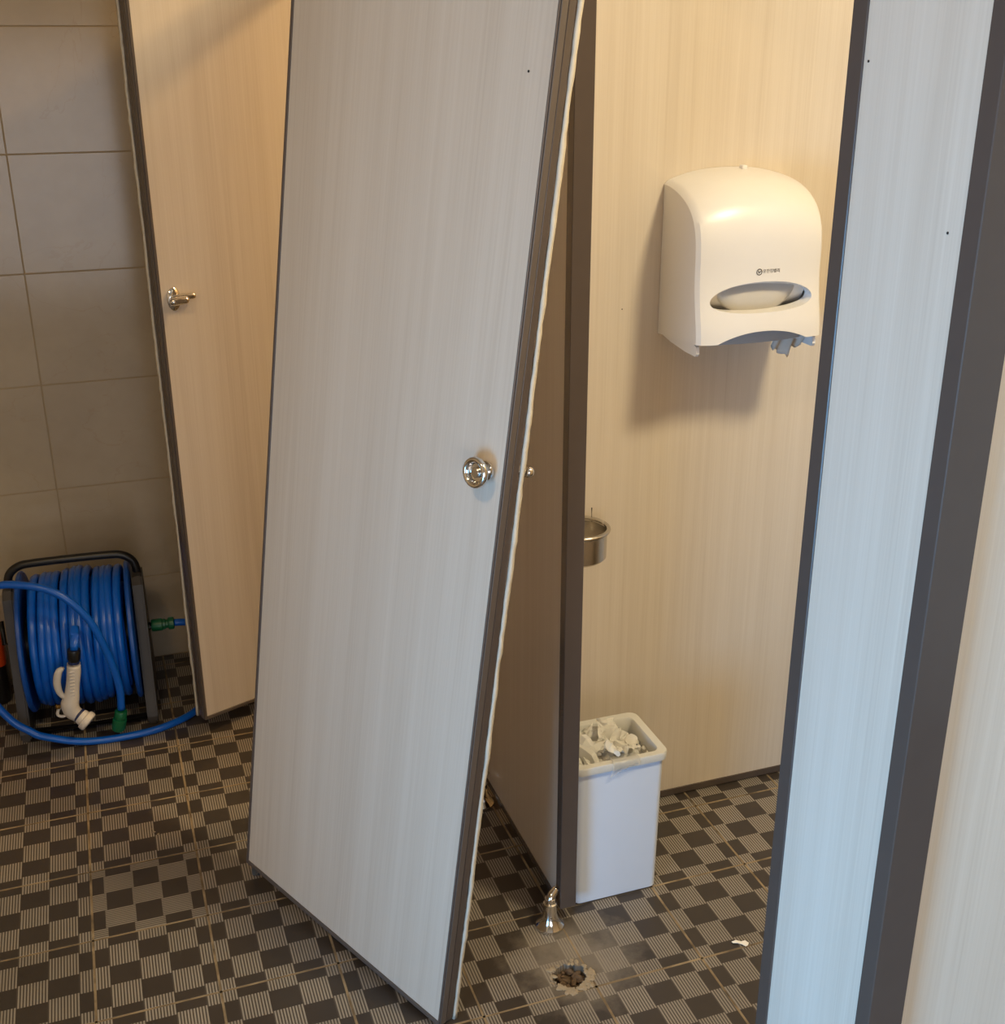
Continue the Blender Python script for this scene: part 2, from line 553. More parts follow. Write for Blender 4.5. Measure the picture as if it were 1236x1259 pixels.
bm = bmesh.new()  # unseen rear window, put in to carry the fill light
for x in (WIN2_X0 + .02, (WIN2_X0 + WIN2_X1) / 2, WIN2_X1 - .02):
    box(bm, x - .02, x + .02, WALL_N - .09, WALL_N - .05, WIN2_Z0, WIN2_Z1)
for z in (WIN2_Z0 + .02, WIN2_Z1 - .02):
    box(bm, WIN2_X0, WIN2_X1, WALL_N - .09, WALL_N - .05, z - .02, z + .02)
win2 = structure(link('window_fill', bm, PLASTIC_W), 'white framed frosted window added behind the viewer for fill light')
boxo('window_pane', (WIN2_X0 + .03, WIN2_X1 - .03, WALL_N - .073, WALL_N - .067, WIN2_Z0 + .03, WIN2_Z1 - .03), GLASS, win2)

# ------------------------------------------------------------------ cubicle panels
def panel(parent, w, h, t, lam, trim, tw=0.006, tws=None, proud=0.0012, names=('panel', 'edge_trim')):
    """laminated board in local x (width), y (thickness, front at 0), z (height) with edge profiles.
    tws = (left, right, bottom, top) face width of each profile"""
    l, r, b, tp = tws or (tw,) * 4
    boxo(names[0], (l * .5, w - r * .5, 0.0006, t - 0.0006, b * .5, h - tp * .5), lam, parent)
    p = proud
    for d in ((0, l, -p, t + p, 0, h), (w - r, w, -p, t + p, 0, h), (l, w - r, -p, t + p, 0, b), (l, w - r, -p, t + p, h - tp, h)):
        boxo(names[1], d, trim, parent, bevel=0.0009, seg=1)

HP = 1.75      # height of the cubicle fronts
def pilaster(label, x, y0, y1, t, zb, tws):
    """board in the front line: width runs along -y, front face towards -x"""
    th = thing('pilaster', label, 'partition panel', group='cubicle front panels')
    X = Vector((0, -1, 0)); Z = Vector((0, 0, 1)); Y = Z.cross(X)
    m = Matrix((X, Y, Z)).transposed().to_4x4(); m.translation = Vector((x, y1, zb))
    th.matrix_world = m
    panel(th, y1 - y0, HP - zb, t, LAM_B, TRIM, tws=tws)
    return th

def chrome_foot(parent, x, y, panel_x):
    """adjustable leg: bell flange on the floor, stem, clamp to the board; built in world space"""
    bm = bmesh.new()
    lathe(bm, [(0.0, 0.001), (0.0255, 0.001), (0.0255, 0.006), (0.021, 0.011), (0.015, 0.020), (0.0125, 0.030), (0.0120, 0.046), (0.0125, 0.048), (0.0125, 0.052), (0.010, 0.054), (0.010, 0.062)], (x, y, 0), n=28)
    o = link('foot', bm, CHROME); sharp(o, 40)
    o.parent = parent; o.matrix_parent_inverse = parent.matrix_world.inverted()
    bm = bmesh.new()
    pts = catmull([(x, y, 0.050), (x + .001, y + .001, 0.060), (x + .005, y + .003, 0.066), (panel_x - 0.005, y + .008, 0.073)], 5)
    tube(bm, pts, [0.0098 - 0.003 * i / (len(pts) - 1) for i in range(len(pts))], 12)
    c = link('clamp', bm, CHROME, smooth=True)
    c.parent = o
    return o

pil1 = pilaster('cubicle front panel on chrome feet behind the leaning door', 0.800, -0.038, 0.53, 0.028, 0.032, (0.022, 0.022, 0.014, 0.02))
bpy.context.view_layer.update()
chrome_foot(pil1, 0.780, -0.036, 0.8)
chrome_foot(pil1, 0.780, 0.355, 0.8)
pil2 = pilaster('narrow bluish-lit front panel right of the white towel dispenser', 0.800, -0.866, -0.668, 0.041, 0.032, (0.022, 0.021, 0.014, 0.02))
bpy.context.view_layer.update()
chrome_foot(pil2, 0.780, -0.70, 0.8)
pil3 = pilaster('narrow front panel by the tiled wall carrying the hinges of the far door', 0.800, 1.060, WALL_F - .001, 0.028, 0.032, (0.022, 0.022, 0.014, 0.02))
# small dark screw holes on the narrow panel
bpy.context.view_layer.update()
def screw_hole(parent, pos, axis):
    bm = bmesh.new(); lathe(bm, [(0.0, 0.0), (0.0011, 0.0), (0.0011, 0.0006), (0, 0.0006)], pos, axis, 10)
    o = link('screw_hole', bm, DOT); o.parent = parent; o.matrix_parent_inverse = parent.matrix_world.inverted()
screw_hole(pil2, (0.8004, -0.697, 1.465), (-1, 0, 0))
screw_hole(pil2, (0.8004, -0.827, 1.336), (-1, 0, 0))

def partition(label, x0, x1, y, t, lam):
    th = thing('partition', label, 'partition', (x0, y, 0.002), group='partitions between cubicles')
    panel(th, x1 - x0, HP - .002, t, lam, TRIM, tws=(0.006, 0.02, 0.016, 0.02))
    return th
part1 = partition('pale wood cubicle partition with the white towel dispenser on it', 0.830, WALL_R - .001, 0.250, 0.028, LAM_C)
part2 = partition('pale wood cubicle partition at the right edge of the photo', 0.843, WALL_R - .001, -0.853, 0.028, LAM_A)
bpy.context.view_layer.update()
screw_hole(part1, (1.016, 0.2504, 1.048), (0, -1, 0))

# head rail along the top of the cubicle fronts
hr = boxo('trim_1', (0.792, 0.836, -1.6, WALL_F - .001, HP + .001, HP + .041), TRIM, bevel=0.003)
structure(hr, 'brown head rail on top of the cubicle fronts')

# ------------------------------------------------------------------ the door that came off, leaning
DW, DT, DH = 0.5449, 0.029, 1.615
BLc = Vector((0.28496, 0.29007, 0.02935))
ux = Vector((0.43680591, -0.89835144, -0.04653266)).normalized()
upv = Vector((0.12682145, 0.01028763, 0.99187221)); upv = (upv - ux * upv.dot(ux)).normalized()
yv = upv.cross(ux)
m = Matrix((ux, yv, upv)).transposed().to_4x4(); m.translation = BLc
door_a = thing('cubicle_door', 'wide pale wood cubicle door off its hinges, leaning at a slant', 'door', matrix=m, group='cubicle doors')
panel(door_a, DW, DH, DT, LAM_A, TRIM_G, tws=(0.0065, 0.003, 0.0085, 0.0085))

def ragged_bead(parent, x, y, h, seed, wx=0.0022, wy=0.0035):
    """torn white sealant left along the back edge"""
    rnd = random.Random(seed); bm = bmesh.new(); rings = []
    n = 120; ox = 0.0
    for i in range(n + 1):
        z = h * i / n
        ox = ox * .75 + (rnd.random() - .5) * .0016
        w = wx * (0.8 + .5 * rnd.random()); d = wy * (.8 + .4 * rnd.random())
        rings.append([bm.verts.new((x + a + ox, y + b, z)) for a, b in ((-w, -d), (w, -d * .8), (w, d), (-w, d))])
    for A, B in zip(rings, rings[1:]):
        for k in range(4): bm.faces.new((A[k], A[(k + 1) % 4], B[(k + 1) % 4], B[k]))
    bm.faces.new(rings[0]); bm.faces.new(rings[-1][::-1])
    o = link('sealant_strip', bm, BEAD, parent, smooth=True); o['label'] = 'ragged whitish strip along the edge'
    return o
def door_edge(parent, x, sx, t, h):
    """the profile over the closing edge: two bands with a bright groove line"""
    boxo('edge_band', (x, x + sx * .0022, 0.001, t * .46, .002, h - .002) if sx > 0 else (x - .0022, x, 0.001, t * .46, .002, h - .002), TRIM_G, parent, bevel=.0007, seg=1)
    boxo('edge_band', (x, x + sx * .0018, t * .50, t - .001, .002, h - .002) if sx > 0 else (x - .0018, x, t * .50, t - .001, .002, h - .002), TRIM, parent, bevel=.0007, seg=1)
door_edge(door_a, DW, 1, DT, DH)
ragged_bead(door_a, DW + .002, DT + .004, DH, 11)

def outside_knob(parent, x, z):
    bm = bmesh.new()
    prof = [(0.0, 0.0), (0.0105, 0.0), (0.0105, 0.014), (0.0125, 0.0165), (0.0195, 0.019), (0.0220, 0.022), (0.0222, 0.026), (0.0212, 0.0285), (0.0190, 0.0295), (0.0160, 0.0288), (0.0138, 0.0255), (0.0125, 0.0215), (0.0, 0.021)]
    lathe(bm, prof, (x, 0, z), (0, -1, 0), 40)
    o = link('release_knob', bm, CHROME, parent); sharp(o, 50); o['label'] = 'chrome ring knob'
    bm = bmesh.new()
    lathe(bm, [(0, .0205), (.0075, .0205), (.0075, .0250), (.0062, .0262), (0, .0262)], (x, 0, z), (0, -1, 0), 28)
    c = link('knob_centre', bm, STEEL, o); sharp(c, 40)
    bm = bmesh.new()
    lathe(bm, [(0, .0), (.0135, .0), (.0135, .0035), (.0115, .005), (0, .005)], (x, -0.0015, z), (0, -1, 0), 28)
    sharp(link('rosette', bm, CHROME, o), 40)
def thumb_turn(parent, x, z, y, sy, bolt=1):
    """inside lock: oval plate, spindle, turn piece and slide bolt; sy=-1 sticks out to -y"""
    bm = bmesh.new()
    lathe(bm, [(0, 0), (.0150, 0), (.0150, .003), (.0125, .006), (.009, .0075), (.0085, .018), (0, .018)], (0, 0, 0), (0, sy, 0), 28)
    for v in bm.verts: v.co.z *= 1.55 if abs(v.co.y) < .007 else 1
    bmesh.ops.translate(bm, verts=bm.verts[:], vec=(x, y, z))
    o = link('lock', bm, CHROME, parent); sharp(o, 40); o['label'] = 'chrome turn lock'
    bm = bmesh.new()
    def capsule(bm, x0, x1, r, yy, zz):
        n = 6
        pts, rs = [], []
        for k in range(n + 1):
            a = PI / 2 * k / n; pts.append((x0 + r - r * math.cos(a), yy, zz)); rs.append(max(r * math.sin(a), .0004))
        for k in range(n + 1):
            a = PI / 2 * (1 - k / n); pts.append((x1 - r + r * math.cos(a), yy, zz)); rs.append(max(r * math.sin(a), .0004))
        tube(bm, pts, rs, 16)
    capsule(bm, x - .021, x + .021, .0085, y + sy * .026, z)
    link('turn_piece', bm, CHROME, o, smooth=True)
    bm = bmesh.new()
    capsule(bm, x - .008 * bolt, x + .045 * bolt, .0075, y + sy * .0085, z + .003) if bolt > 0 else capsule(bm, x - .045, x + .008, .0075, y + sy * .0085, z + .003)
    link('slide_bolt', bm, CHROME, o, smooth=True)
outside_knob(door_a, 0.5135, 0.934)
thumb_turn(door_a, 0.527, 0.932, DT, 1, bolt=-1)
bm = bmesh.new(); lathe(bm, [(0.0, 0.0), (0.0016, 0.0), (0.0016, 0.0006), (0, 0.0006)], (0.505, 0.0004, 1.455), (0, -1, 0), 10)
link('screw_hole', bm, DOT, door_a)
# lower pivot left on the corner
bm = bmesh.new()
box(bm, 0.004, 0.034, 0.003, 0.026, -0.0035, 0.000)
box(bm, 0.012, 0.032, 0.005, 0.009, -0.014, -0.0035)
piv = link('pivot_hinge', bm, ZINC, door_a); piv['label'] = 'zinc pivot bracket'
bm = bmesh.new()
lathe(bm, [(0, -.0265), (.0055, -.0265), (.0065, -.020), (.0065, -.0035), (0, -.0035)], (0.010, 0.014, 0), n=16)
lathe(bm, [(0, -.018), (.004, -.018), (.004, -.0035), (0, -.0035)], (0.026, 0.017, 0), n=12)
link('pivot_pin', bm, ZINC, piv)

# ------------------------------------------------------------------ the far cubicle's door, standing open
LW, LT, LH = 0.575, 0.029, 1.67
X = Vector((0.929, 0.370, 0)).normalized(); Z = Vector((0, 0, 1)); Y = Z.cross(X)
m = Matrix((X, Y, Z)).transposed().to_4x4(); m.translation = Vector((0.2665, 0.8215, 0.040))
door_b = thing('cubicle_door', 'narrow yellow-lit cubicle door standing open beside the hose reel', 'door', matrix=m, group='cubicle doors')
panel(door_b, LW, LH, LT, LAM_B, TRIM_G, tws=(0.0055, 0.0065, 0.0085, 0.0085))
door_edge(door_b, 0, -1, LT, LH)
ragged_bead(door_b, -.002, LT + .004, LH, 21)
thumb_turn(door_b, 0.031, 0.967, 0, -1, bolt=1)
for z in (0.12, 1.5):
    bm = bmesh.new(); lathe(bm, [(0, 0), (.007, 0), (.007, .07), (0, .07)], (LW + .010, LT * .5, z), n=14)
    h = link('hinge', bm, CHROME, door_b)

# ------------------------------------------------------------------ paper towel dispenser on the partition
DX0, DX1, DYB = 1.087, 1.328, 0.2495
disp = thing('paper_towel_dispenser', 'white plastic paper towel dispenser mounted on the pale partition', 'dispenser', ((DX0 + DX1) / 2, DYB, 1.0))
HWD = (DX1 - DX0) / 2
def side_profile():
    """(depth, height) from the back top round the shoulder to the front bottom; height 0 = z 1.0"""
    P = [(0.000, 0.262), (0.020, 0.2605), (0.045, 0.256), (0.070, 0.248), (0.092, 0.237), (0.110, 0.222), (0.122, 0.203), (0.129, 0.180),
         (0.1315, 0.155), (0.132, 0.130), (0.1335, 0.105), (0.137, 0.080), (0.142, 0.055), (0.1465, 0.033), (0.149, 0.010)]
    return [(p.x, p.y) for p in catmull([(a, b, 0) for a, b in P], 3)]
PROF = side_profile()
NS = 32
def shell_point(s, p, shrink=0.0):
    d, h = p
    c = 1 - abs(s) ** 2.4
    top = max(0.0, min(1.0, (h - 0.12) / 0.14))
    z = h + 0.021 * c * top - 0.0
    dd = d + 0.011 * c * min(1.0, d / 0.06)
    # rounded vertical edges
    e = max(0.0, (abs(s) - 0.93) / 0.07)
    dd -= 0.006 * e * e * min(1.0, d / 0.05)
    z -= 0.004 * e * e * top
    return Vector((s * HWD, -dd, z))
bm = bmesh.new()
grid = []
for i in range(NS + 1):
    s = -1 + 2 * i / NS
    s = math.copysign(abs(s) ** 0.8, s)
    grid.append([bm.verts.new(shell_point(s, p)) for p in PROF])
for A, B in zip(grid, grid[1:]):
    for k in range(len(PROF) - 1): bm.faces.new((A[k], A[k + 1], B[k + 1], B[k]))
# sides, bottom and back close the solid
for R in (grid[0], grid[-1]):
    b = bm.verts.new((R[0].co.x, 0, 0.0))
    f = [b] + [v for v in R]
    bm.faces.new(f)
    R.append(b)
bl, br = grid[0][-1], grid[-1][-1]
bm.faces.new([g[len(PROF) - 1] for g in grid] + [br, bl])
bm.faces.new([g[0] for g in grid] + [br, bl])
cover = link('cover', bm, PLASTIC_W, disp)
# hollow it, then cut the sight window and the arch of the outlet
def apply_bool(target, bmc):
    me = bpy.data.meshes.new('cut'); bmesh.ops.recalc_face_normals(bmc, faces=bmc.faces[:]); bmc.to_mesh(me); bmc.free()
    c = bpy.data.objects.new('cut', me); COL.objects.link(c); c.parent = target.parent
    md = target.modifiers.new('b', 'BOOLEAN'); md.operation = 'DIFFERENCE'; md.object = c; md.solver = 'EXACT'
    bpy.context.view_layer.update()
    dg = bpy.context.evaluated_depsgraph_get()
    new = bpy.data.meshes.new_from_object(target.evaluated_get(dg))
    target.modifiers.clear(); target.data = new
    bpy.data.objects.remove(c, do_unlink=True)
def lens_prism(pts, y0, y1):
    bmc = bmesh.new()
    a = [bmc.verts.new((x, y0, z)) for x, z in pts]; b = [bmc.verts.new((x, y1, z)) for x, z in pts]
    n = len(pts)
    bmc.faces.new(a); bmc.faces.new(b[::-1])
    for k in range(n): bmc.faces.new((a[k], a[(k + 1) % n], b[(k + 1) % n], b[k]))
    return bmc
mw, mz = 0.098, 0.083
pts = []
for k in range(48):
    a = 2 * PI * k / 48
    c, s = math.cos(a), math.sin(a)
    pts.append((mw * math.copysign(abs(c) ** .92, c), mz - 0.004 * (c * c) + (0.026 if s > 0 else 0.025) * math.copysign(abs(s) ** 1.0, s)))
apply_bool(cover, lens_prism(pts, -0.30, -0.10))
arch = [(-0.088, -0.01), (-0.088, 0.009)] + [(0.088 * t, 0.009 + 0.019 * (1 - abs(t) ** 2.2)) for t in [-.92 + 1.84 * k / 20 for k in range(21)]] + [(0.088, 0.009), (0.088, -0.01)]
apply_bool(cover, lens_prism(arch, -0.30, -0.10))
bmc = bmesh.new(); box(bmc, -HWD + .012, HWD - .012, -0.120, 0.01, -0.02, 0.170); apply_bool(cover, bmc)
sharp(cover, 32)
# inner parts
boxo('back_plate', (-HWD + .0125, HWD - .0125, -0.012, 0.0, -0.004, 0.169), PLASTIC_W, disp, bevel=.002)
boxo('inner_chassis', (-HWD + .0125, HWD - .0125, -0.052, -0.0125, 0.006, 0.168), PLASTIC_D, disp)
bm = bmesh.new()
lathe(bm, [(0.012, -0.097), (0.058, -0.097), (0.060, -0.095), (0.060, 0.095), (0.058, 0.097), (0.012, 0.097)], (0, -0.064, 0.106), (1, 0, 0), 40, close=False)
lathe(bm, [(0.012, -0.097), (0.012, 0.097)], (0, -0.064, 0.106), (1, 0, 0), 20, close=False)
roll = link('towel_roll', bm, PAPER_W, disp); sharp(roll, 50)
# the sheet running behind the window, bellied like a lens
bm = bmesh.new(); g = []
for i in range(25):
    s = -1 + 2 * i / 24
    g.append([bm.verts.new((0.080 * s, -0.118 - 0.010 * math.sin(PI * j / 8) * (1 - s * s * .6), 0.116 - 0.07 * (j / 8) * 1.0 + 0.030 * s * s * (1 - j / 8.0) * -.3 + (0.045 * abs(s) ** 2.6) * (j / 8))) for j in range(9)])
for A, B in zip(g, g[1:]):
    for k in range(8): bm.faces.new((A[k], A[k + 1], B[k + 1], B[k]))
bmesh.ops.solidify(bm, geom=bm.faces[:], thickness=0.0008)
link('towel_sheet', bm, PAPER_W, disp, smooth=True)
# outlet lip under the arch and side flanges below the cover
bm = bmesh.new(); g = []
for i in range(21):
    s = -1 + 2 * i / 20
    g.append([bm.verts.new((0.089 * s, -0.128 - .012 * (1 - s * s), 0.004)), bm.verts.new((0.089 * s, -0.116 - .010 * (1 - s * s), 0.050))])
for A, B in zip(g, g[1:]): bm.faces.new((A[0], A[1], B[1], B[0]))
bmesh.ops.solidify(bm, geom=bm.faces[:], thickness=0.003)
link('outlet_lip', bm, PLASTIC_W, disp, smooth=True)
for sx in (-1, 1):
    bm = bmesh.new()
    x0, x1 = sorted((sx * (HWD - .004), sx * (HWD - .010)))
    pr = [(-0.0, 0.010), (-0.0, 0.002), (-0.040, -0.006), (-0.100, -0.0115), (-0.135, -0.012), (-0.139, -0.007), (-0.137, 0.004), (-0.12, 0.012)]
    a = [bm.verts.new((x0, y, z)) for y, z in pr]; b = [bm.verts.new((x1, y, z)) for y, z in pr]
    bm.faces.new(a); bm.faces.new(b[::-1])
    for k in range(len(pr)): bm.faces.new((a[k], a[(k + 1) % len(pr)], b[(k + 1) % len(pr)], b[k]))
    link('side_flange', bm, PLASTIC_W, disp)
boxo('bottom_plate', (-HWD + .012, HWD - .012, -0.118, -0.012, -0.001, 0.003), PLASTIC_W, disp, bevel=.001)
boxo('lock_tab', (0.012, 0.022, -0.030, -0.018, 0.272, 0.2875), PLASTIC_W, disp, bevel=.002)
# torn towel end hanging out at the right
bm = bmesh.new(); rnd = random.Random(4); g = []
N = 16
for i in range(N + 1):
    x = 0.048 + 0.058 * i / N
    drop = 0.018 + 0.005 * rnd.random() + (0.010 if 5 <= i <= 12 else 0) + (0.006 if i in (9, 10) else 0) - (.004 if i in (0, N) else 0)
    g.append([bm.verts.new((x + .002 * rnd.random(), -0.122 - .006 * math.sin(i * .9) + .004 * j, 0.012 - (drop + .012) * j / 5)) for j in range(6)])
for A, B in zip(g, g[1:]):
    for k in range(5): bm.faces.new((A[k], A[k + 1], B[k + 1], B[k]))
bmesh.ops.solidify(bm, geom=bm.faces[:], thickness=0.0005)
link('torn_towel', bm, PAPER_W, disp, smooth=True)['label'] = 'torn end of a paper towel'
# printed mark: round emblem and maker's name
def text_mesh(name, body, size, parent, loc, mat):
    cu = bpy.data.curves.new(name, 'FONT'); cu.body = body; cu.size = size; cu.align_x = 'LEFT'; cu.align_y = 'CENTER'; cu.extrude = 0.0002
    tmp = bpy.data.objects.new(name, cu); COL.objects.link(tmp)
    bpy.context.view_layer.update()
    me = bpy.data.meshes.new_from_object(tmp.evaluated_get(bpy.context.evaluated_depsgraph_get()))
    bpy.data.objects.remove(tmp, do_unlink=True)
    me.materials.clear(); me.materials.append(mat)
    o = bpy.data.objects.new(name, me); COL.objects.link(o); o.parent = parent
    o.location = loc; o.rotation_euler = (PI / 2, 0, 0)
    return o
LOGO_Y = -0.1434
bm = bmesh.new()
lathe(bm, [(.0042, 0), (.0056, 0), (.0056, .0005), (.0042, .0005), (.0042, 0)], (-.009, LOGO_Y, .1255), (0, -1, 0), 24, close=False)
for a in (-.5, .9):
    m4 = Matrix.Translation((-.009 + (.0014 if a > 0 else -.0012), LOGO_Y - .0002, .1255)) @ Matrix.Rotation(a, 4, 'Y') @ Matrix.Diagonal((.0011, .0004, .0032, 1))
    bmesh.ops.create_icosphere(bm, subdivisions=1, radius=1, matrix=m4)
link('emblem', bm, INK, disp)
text_mesh('lettering', '유한킴벌리', 0.0072, disp, (-.0022, LOGO_Y + .0001, .1258), INK)

# ------------------------------------------------------------------ stainless cup on the partition
cup = thing('ashtray_cup', 'small stainless steel wall cup half hidden by the brown panel edge', 'cup', (0.916, 0.191, 0.613))
bm = bmesh.new()
lathe(bm, [(0, 0.000), (.048, 0.000), (.052, .004), (.0525, .052), (.0508, .052), (.050, .006), (0, .004)], n=48)
sharp(link('bowl', bm, STEEL, cup), 40)
bm = bmesh.new()
ring = [(.0545 * math.cos(a), .0545 * math.sin(a), .056) for a in [2 * PI * k / 48 for k in range(49)]]
tube(bm, ring, .0042, 10, cap=False)
bmesh.ops.remove_doubles(bm, verts=bm.verts[:], dist=1e-5)
link('rim', bm, STEEL, cup, smooth=True)
bm = bmesh.new(); lathe(bm, [(0, .030), (.0505, .030), (.0505, .0315), (0, .0315)], n=40)
link('inner_tray', bm, STEEL, cup)
bm = bmesh.new(); box(bm, -.018, .018, .0505, .0585, .004, .050, .001)
link('bracket', bm, STEEL, cup)
bm = bmesh.new(); tube(bm, [(.041, .034, .050), (.041, .0345, .078)], .0012, 8)
link('pin', bm, BLACK, cup)

# ------------------------------------------------------------------ waste bin with crumpled tissues
BX0, BX1, BY0, BY1, BH = 0.842, 1.008, -0.004, 0.128, 0.300
binc = ((BX0 + BX1) / 2, (BY0 + BY1) / 2)
bin_ = thing('waste_bin', 'white plastic waste bin full of used tissues beside the panel', 'bin', (binc[0], binc[1], 0))
def rrect(hx, hy, r, z, n=6):
    out = []
    for cx, cy, a0 in ((hx - r, hy - r, 0), (-hx + r, hy - r, PI / 2), (-hx + r, -hy + r, PI), (hx - r, -hy + r, 1.5 * PI)):
        for k in range(n + 1):
            a = a0 + PI / 2 * k / n; out.append((cx + r * math.cos(a), cy + r * math.sin(a), z))
    return out
def loft(bm, loops, cap0=True, cap1=True):
    L = [[bm.verts.new(p) for p in lp] for lp in loops]
    for A, B in zip(L, L[1:]):
        n = len(A)
        for k in range(n): bm.faces.new((A[k], A[(k + 1) % n], B[(k + 1) % n], B[k]))
    if cap0: bm.faces.new(L[0][::-1])
    if cap1: bm.faces.new(L[-1])
    return bm
hx, hy = (BX1 - BX0) / 2, (BY1 - BY0) / 2
bm = bmesh.new()
loft(bm, [rrect(hx - .004, hy - .004, .010, .001), rrect(hx, hy, .013, .005), rrect(hx + .003, hy + .003, .014, BH - .012),
          rrect(hx + .001, hy + .001, .014, BH - .012), rrect(hx - .003, hy - .003, .012, .02)], True, True)
sharp(link('bin_body', bm, BIN_W, bin_), 40)
bm = bmesh.new()
loft(bm, [rrect(hx + .0035, hy + .0035, .014, BH - .016), rrect(hx + .0085, hy + .0085, .017, BH - .014), rrect(hx + .0095, hy + .0095, .018, BH - .002), rrect(hx + .008, hy + .008, .017, BH + .001),
          rrect(hx - .005, hy - .005, .013, BH), rrect(hx - .0075, hy - .0075, .012, BH - .004), rrect(hx - .009, hy - .009, .012, BH - .035), rrect(hx - .003, hy - .003, .013, BH - .035)], False, False)
sharp(link('rim', bm, BIN_RIM, bin_), 40)
# a fold of thin liner bag over the front rim
LINER = NT('translucent_liner_film'); LINER.set(Base_Color=srgb(232, 232, 228), Roughness=0.3, Transmission_Weight=0.5, Alpha=0.35); LINER = LINER.m
bm = bmesh.new(); g = []; rnd = random.Random(2)
for i in range(15):
    s = i / 14
    x = -0.020 + 0.052 * s
    L = 0.004 + .020 * max(0, (0.75 - s)) + .003 * rnd.random()
    g.append([bm.verts.new(p) for p in ((x, -hy + .010, BH + .0018), (x, -hy - .006, BH + .0035 + .001 * rnd.random()), (x, -hy - .0112 - .0015 * rnd.random(), BH - .004), (x - .002, -hy - .0115 - .003 * rnd.random(), BH - .004 - L * .5), (x - .006, -hy - .0105 - .002 * rnd.random(), BH - .004 - L))])
for A, B in zip(g, g[1:]):
    for k in range(4): bm.faces.new((A[k], A[k + 1], B[k + 1], B[k]))
bmesh.ops.solidify(bm, geom=bm.faces[:], thickness=0.0003)
link('liner_bag', bm, LINER, bin_, smooth=True)['label'] = 'translucent bag edge folded over the rim'

def crumple(name, seed, size, loc, flat=0.5, rot=(0, 0, 0), n=13, amp=0.45):
    """a creased sheet of tissue: folded grid with sharp ridges"""
    rnd = random.Random(seed)
    bm = bmesh.new(); g = []
    off = Vector((rnd.random() * 50, rnd.random() * 50, rnd.random() * 50))
    for i in range(n):
        row = []
        for j in range(n):
            u, v = i / (n - 1) - .5, j / (n - 1) - .5
            p = Vector((u, v, 0)) * 2.1
            h = noise.noise(p + off) * amp + abs(noise.noise(p * 1.9 + off)) * amp * .8
            k = noise.noise(p * 1.2 + off + Vector((9, 3, 1)))
            l = noise.noise(p * 1.2 + off + Vector((3, 7, 5)))
            curl = (u * u + v * v) * 0.9
            row.append(bm.verts.new((size * (u * (1 - .35 * curl) + .22 * k), size * (v * (1 - .35 * curl) + .22 * l), size * (h - curl * flat))))
        g.append(row)
    for A, B in zip(g, g[1:]):
        for k in range(n - 1): bm.faces.new((A[k], A[k + 1], B[k + 1], B[k]))
    bmesh.ops.solidify(bm, geom=bm.faces[:], thickness=0.0006)
    o = sharp(link(name, bm, PAPER), 24)
    o.location = loc; o.rotation_euler = rot
    return o
tissues = [
    (31, .098, (-.036, -.004, BH - .010), .35, (.1, -.1, .3), 'large crumpled white tissue at the left of the bin', .4),
    (32, .055, (.010, .024, BH + .002), .2, (1.15, .5, .4), 'pointed tissue corner standing up in the middle of the bin', .3),
    (33, .046, (.034, .004, BH - .010), .6, (.2, .3, 1.0), 'small folded tissue lump right of the bin middle', .5),
    (34, .044, (.026, -.022, BH - .010), .6, (-.2, .2, 2.0), 'small tissue ball near the front rim of the bin', .5),
    (35, .056, (.000, -.026, BH - .006), .5, (.25, -.1, 4.0), 'bluish-white tissue with a twisted end at the bin front', .5),
    (36, .050, (-.035, -.040, BH - .022), .5, (.5, .2, 5.0), 'crumpled tissue pressed against the front left of the bin', .4),
    (37, .060, (.020, .040, BH - .030), .5, (.0, .1, .8), 'tissue lying low at the back of the bin', .4),
    (38, .050, (.056, -.012, BH - .032), .5, (.2, .4, 2.8), 'tissue sunk at the right end of the bin', .4),
    (39, .060, (-.045, .035, BH - .024), .5, (.1, .1, 1.9), 'tissue at the back left of the bin, behind the panel edge', .4),
    (41, .075, (-.020, .020, BH - .006), .45, (.25, .1, 5.6), 'wide curled tissue on top at the back of the bin', .3),
    (42, .046, (.050, .022, BH - .018), .5, (.1, .3, .2), 'small tissue at the back right corner of the bin', .4),
    (40, .070, (.010, .000, BH - .040), .5, (.1, .1, 3.3), 'tissue underneath the others in the middle of the bin', .3),
]
for sd, sz, (lx, ly, lz), fl, ro, lab, am in tissues:
    o = crumple('crumpled_tissue', sd, sz, (binc[0] + lx, binc[1] + ly, lz), fl, ro, amp=am)
    tag(o, lab, 'tissue', 'used tissues in the bin')

# scraps on the floor
bm = bmesh.new()
outl = [(-.014, .004), (-.006, .0065), (.003, .0045), (.010, .006), (.016, .001), (.013, -.006), (.009, -.0085), (.004, -.004), (-.004, -.001), (-.012, .000)]
a = [bm.verts.new((x, y, .0006 + .0015 * abs(math.sin(i * 1.7)))) for i, (x, y) in enumerate(outl)]
bm.faces.new(a); bmesh.ops.triangulate(bm, faces=bm.faces[:]); bmesh.ops.solidify(bm, geom=bm.faces[:], thickness=.0006)
o = link('paper_scrap', bm, PAPER, loc=(1.079, -.192, .001)); o.rotation_euler = (0, 0, -.35)
tag(o, 'small torn scrap of white paper on the floor by the right panel', 'paper')
bm = bmesh.new(); rnd = random.Random(8)
for k in range(5):
    s = .0015 + .0025 * rnd.random()
    m4 = Matrix.Translation((rnd.uniform(-.008, .008), rnd.uniform(-.012, .012), s * .5)) @ Matrix.Rotation(rnd.random() * 6, 4, 'Z') @ Matrix.Diagonal((s, s * .6, s * .5, 1))
    bmesh.ops.create_icosphere(bm, subdivisions=1, radius=1, matrix=m4)
tag(link('crumb', bm, MORTAR, loc=(.126, .487, 0)), 'pale crumb on the dark floor tiles left of the leaning door', 'crumb')

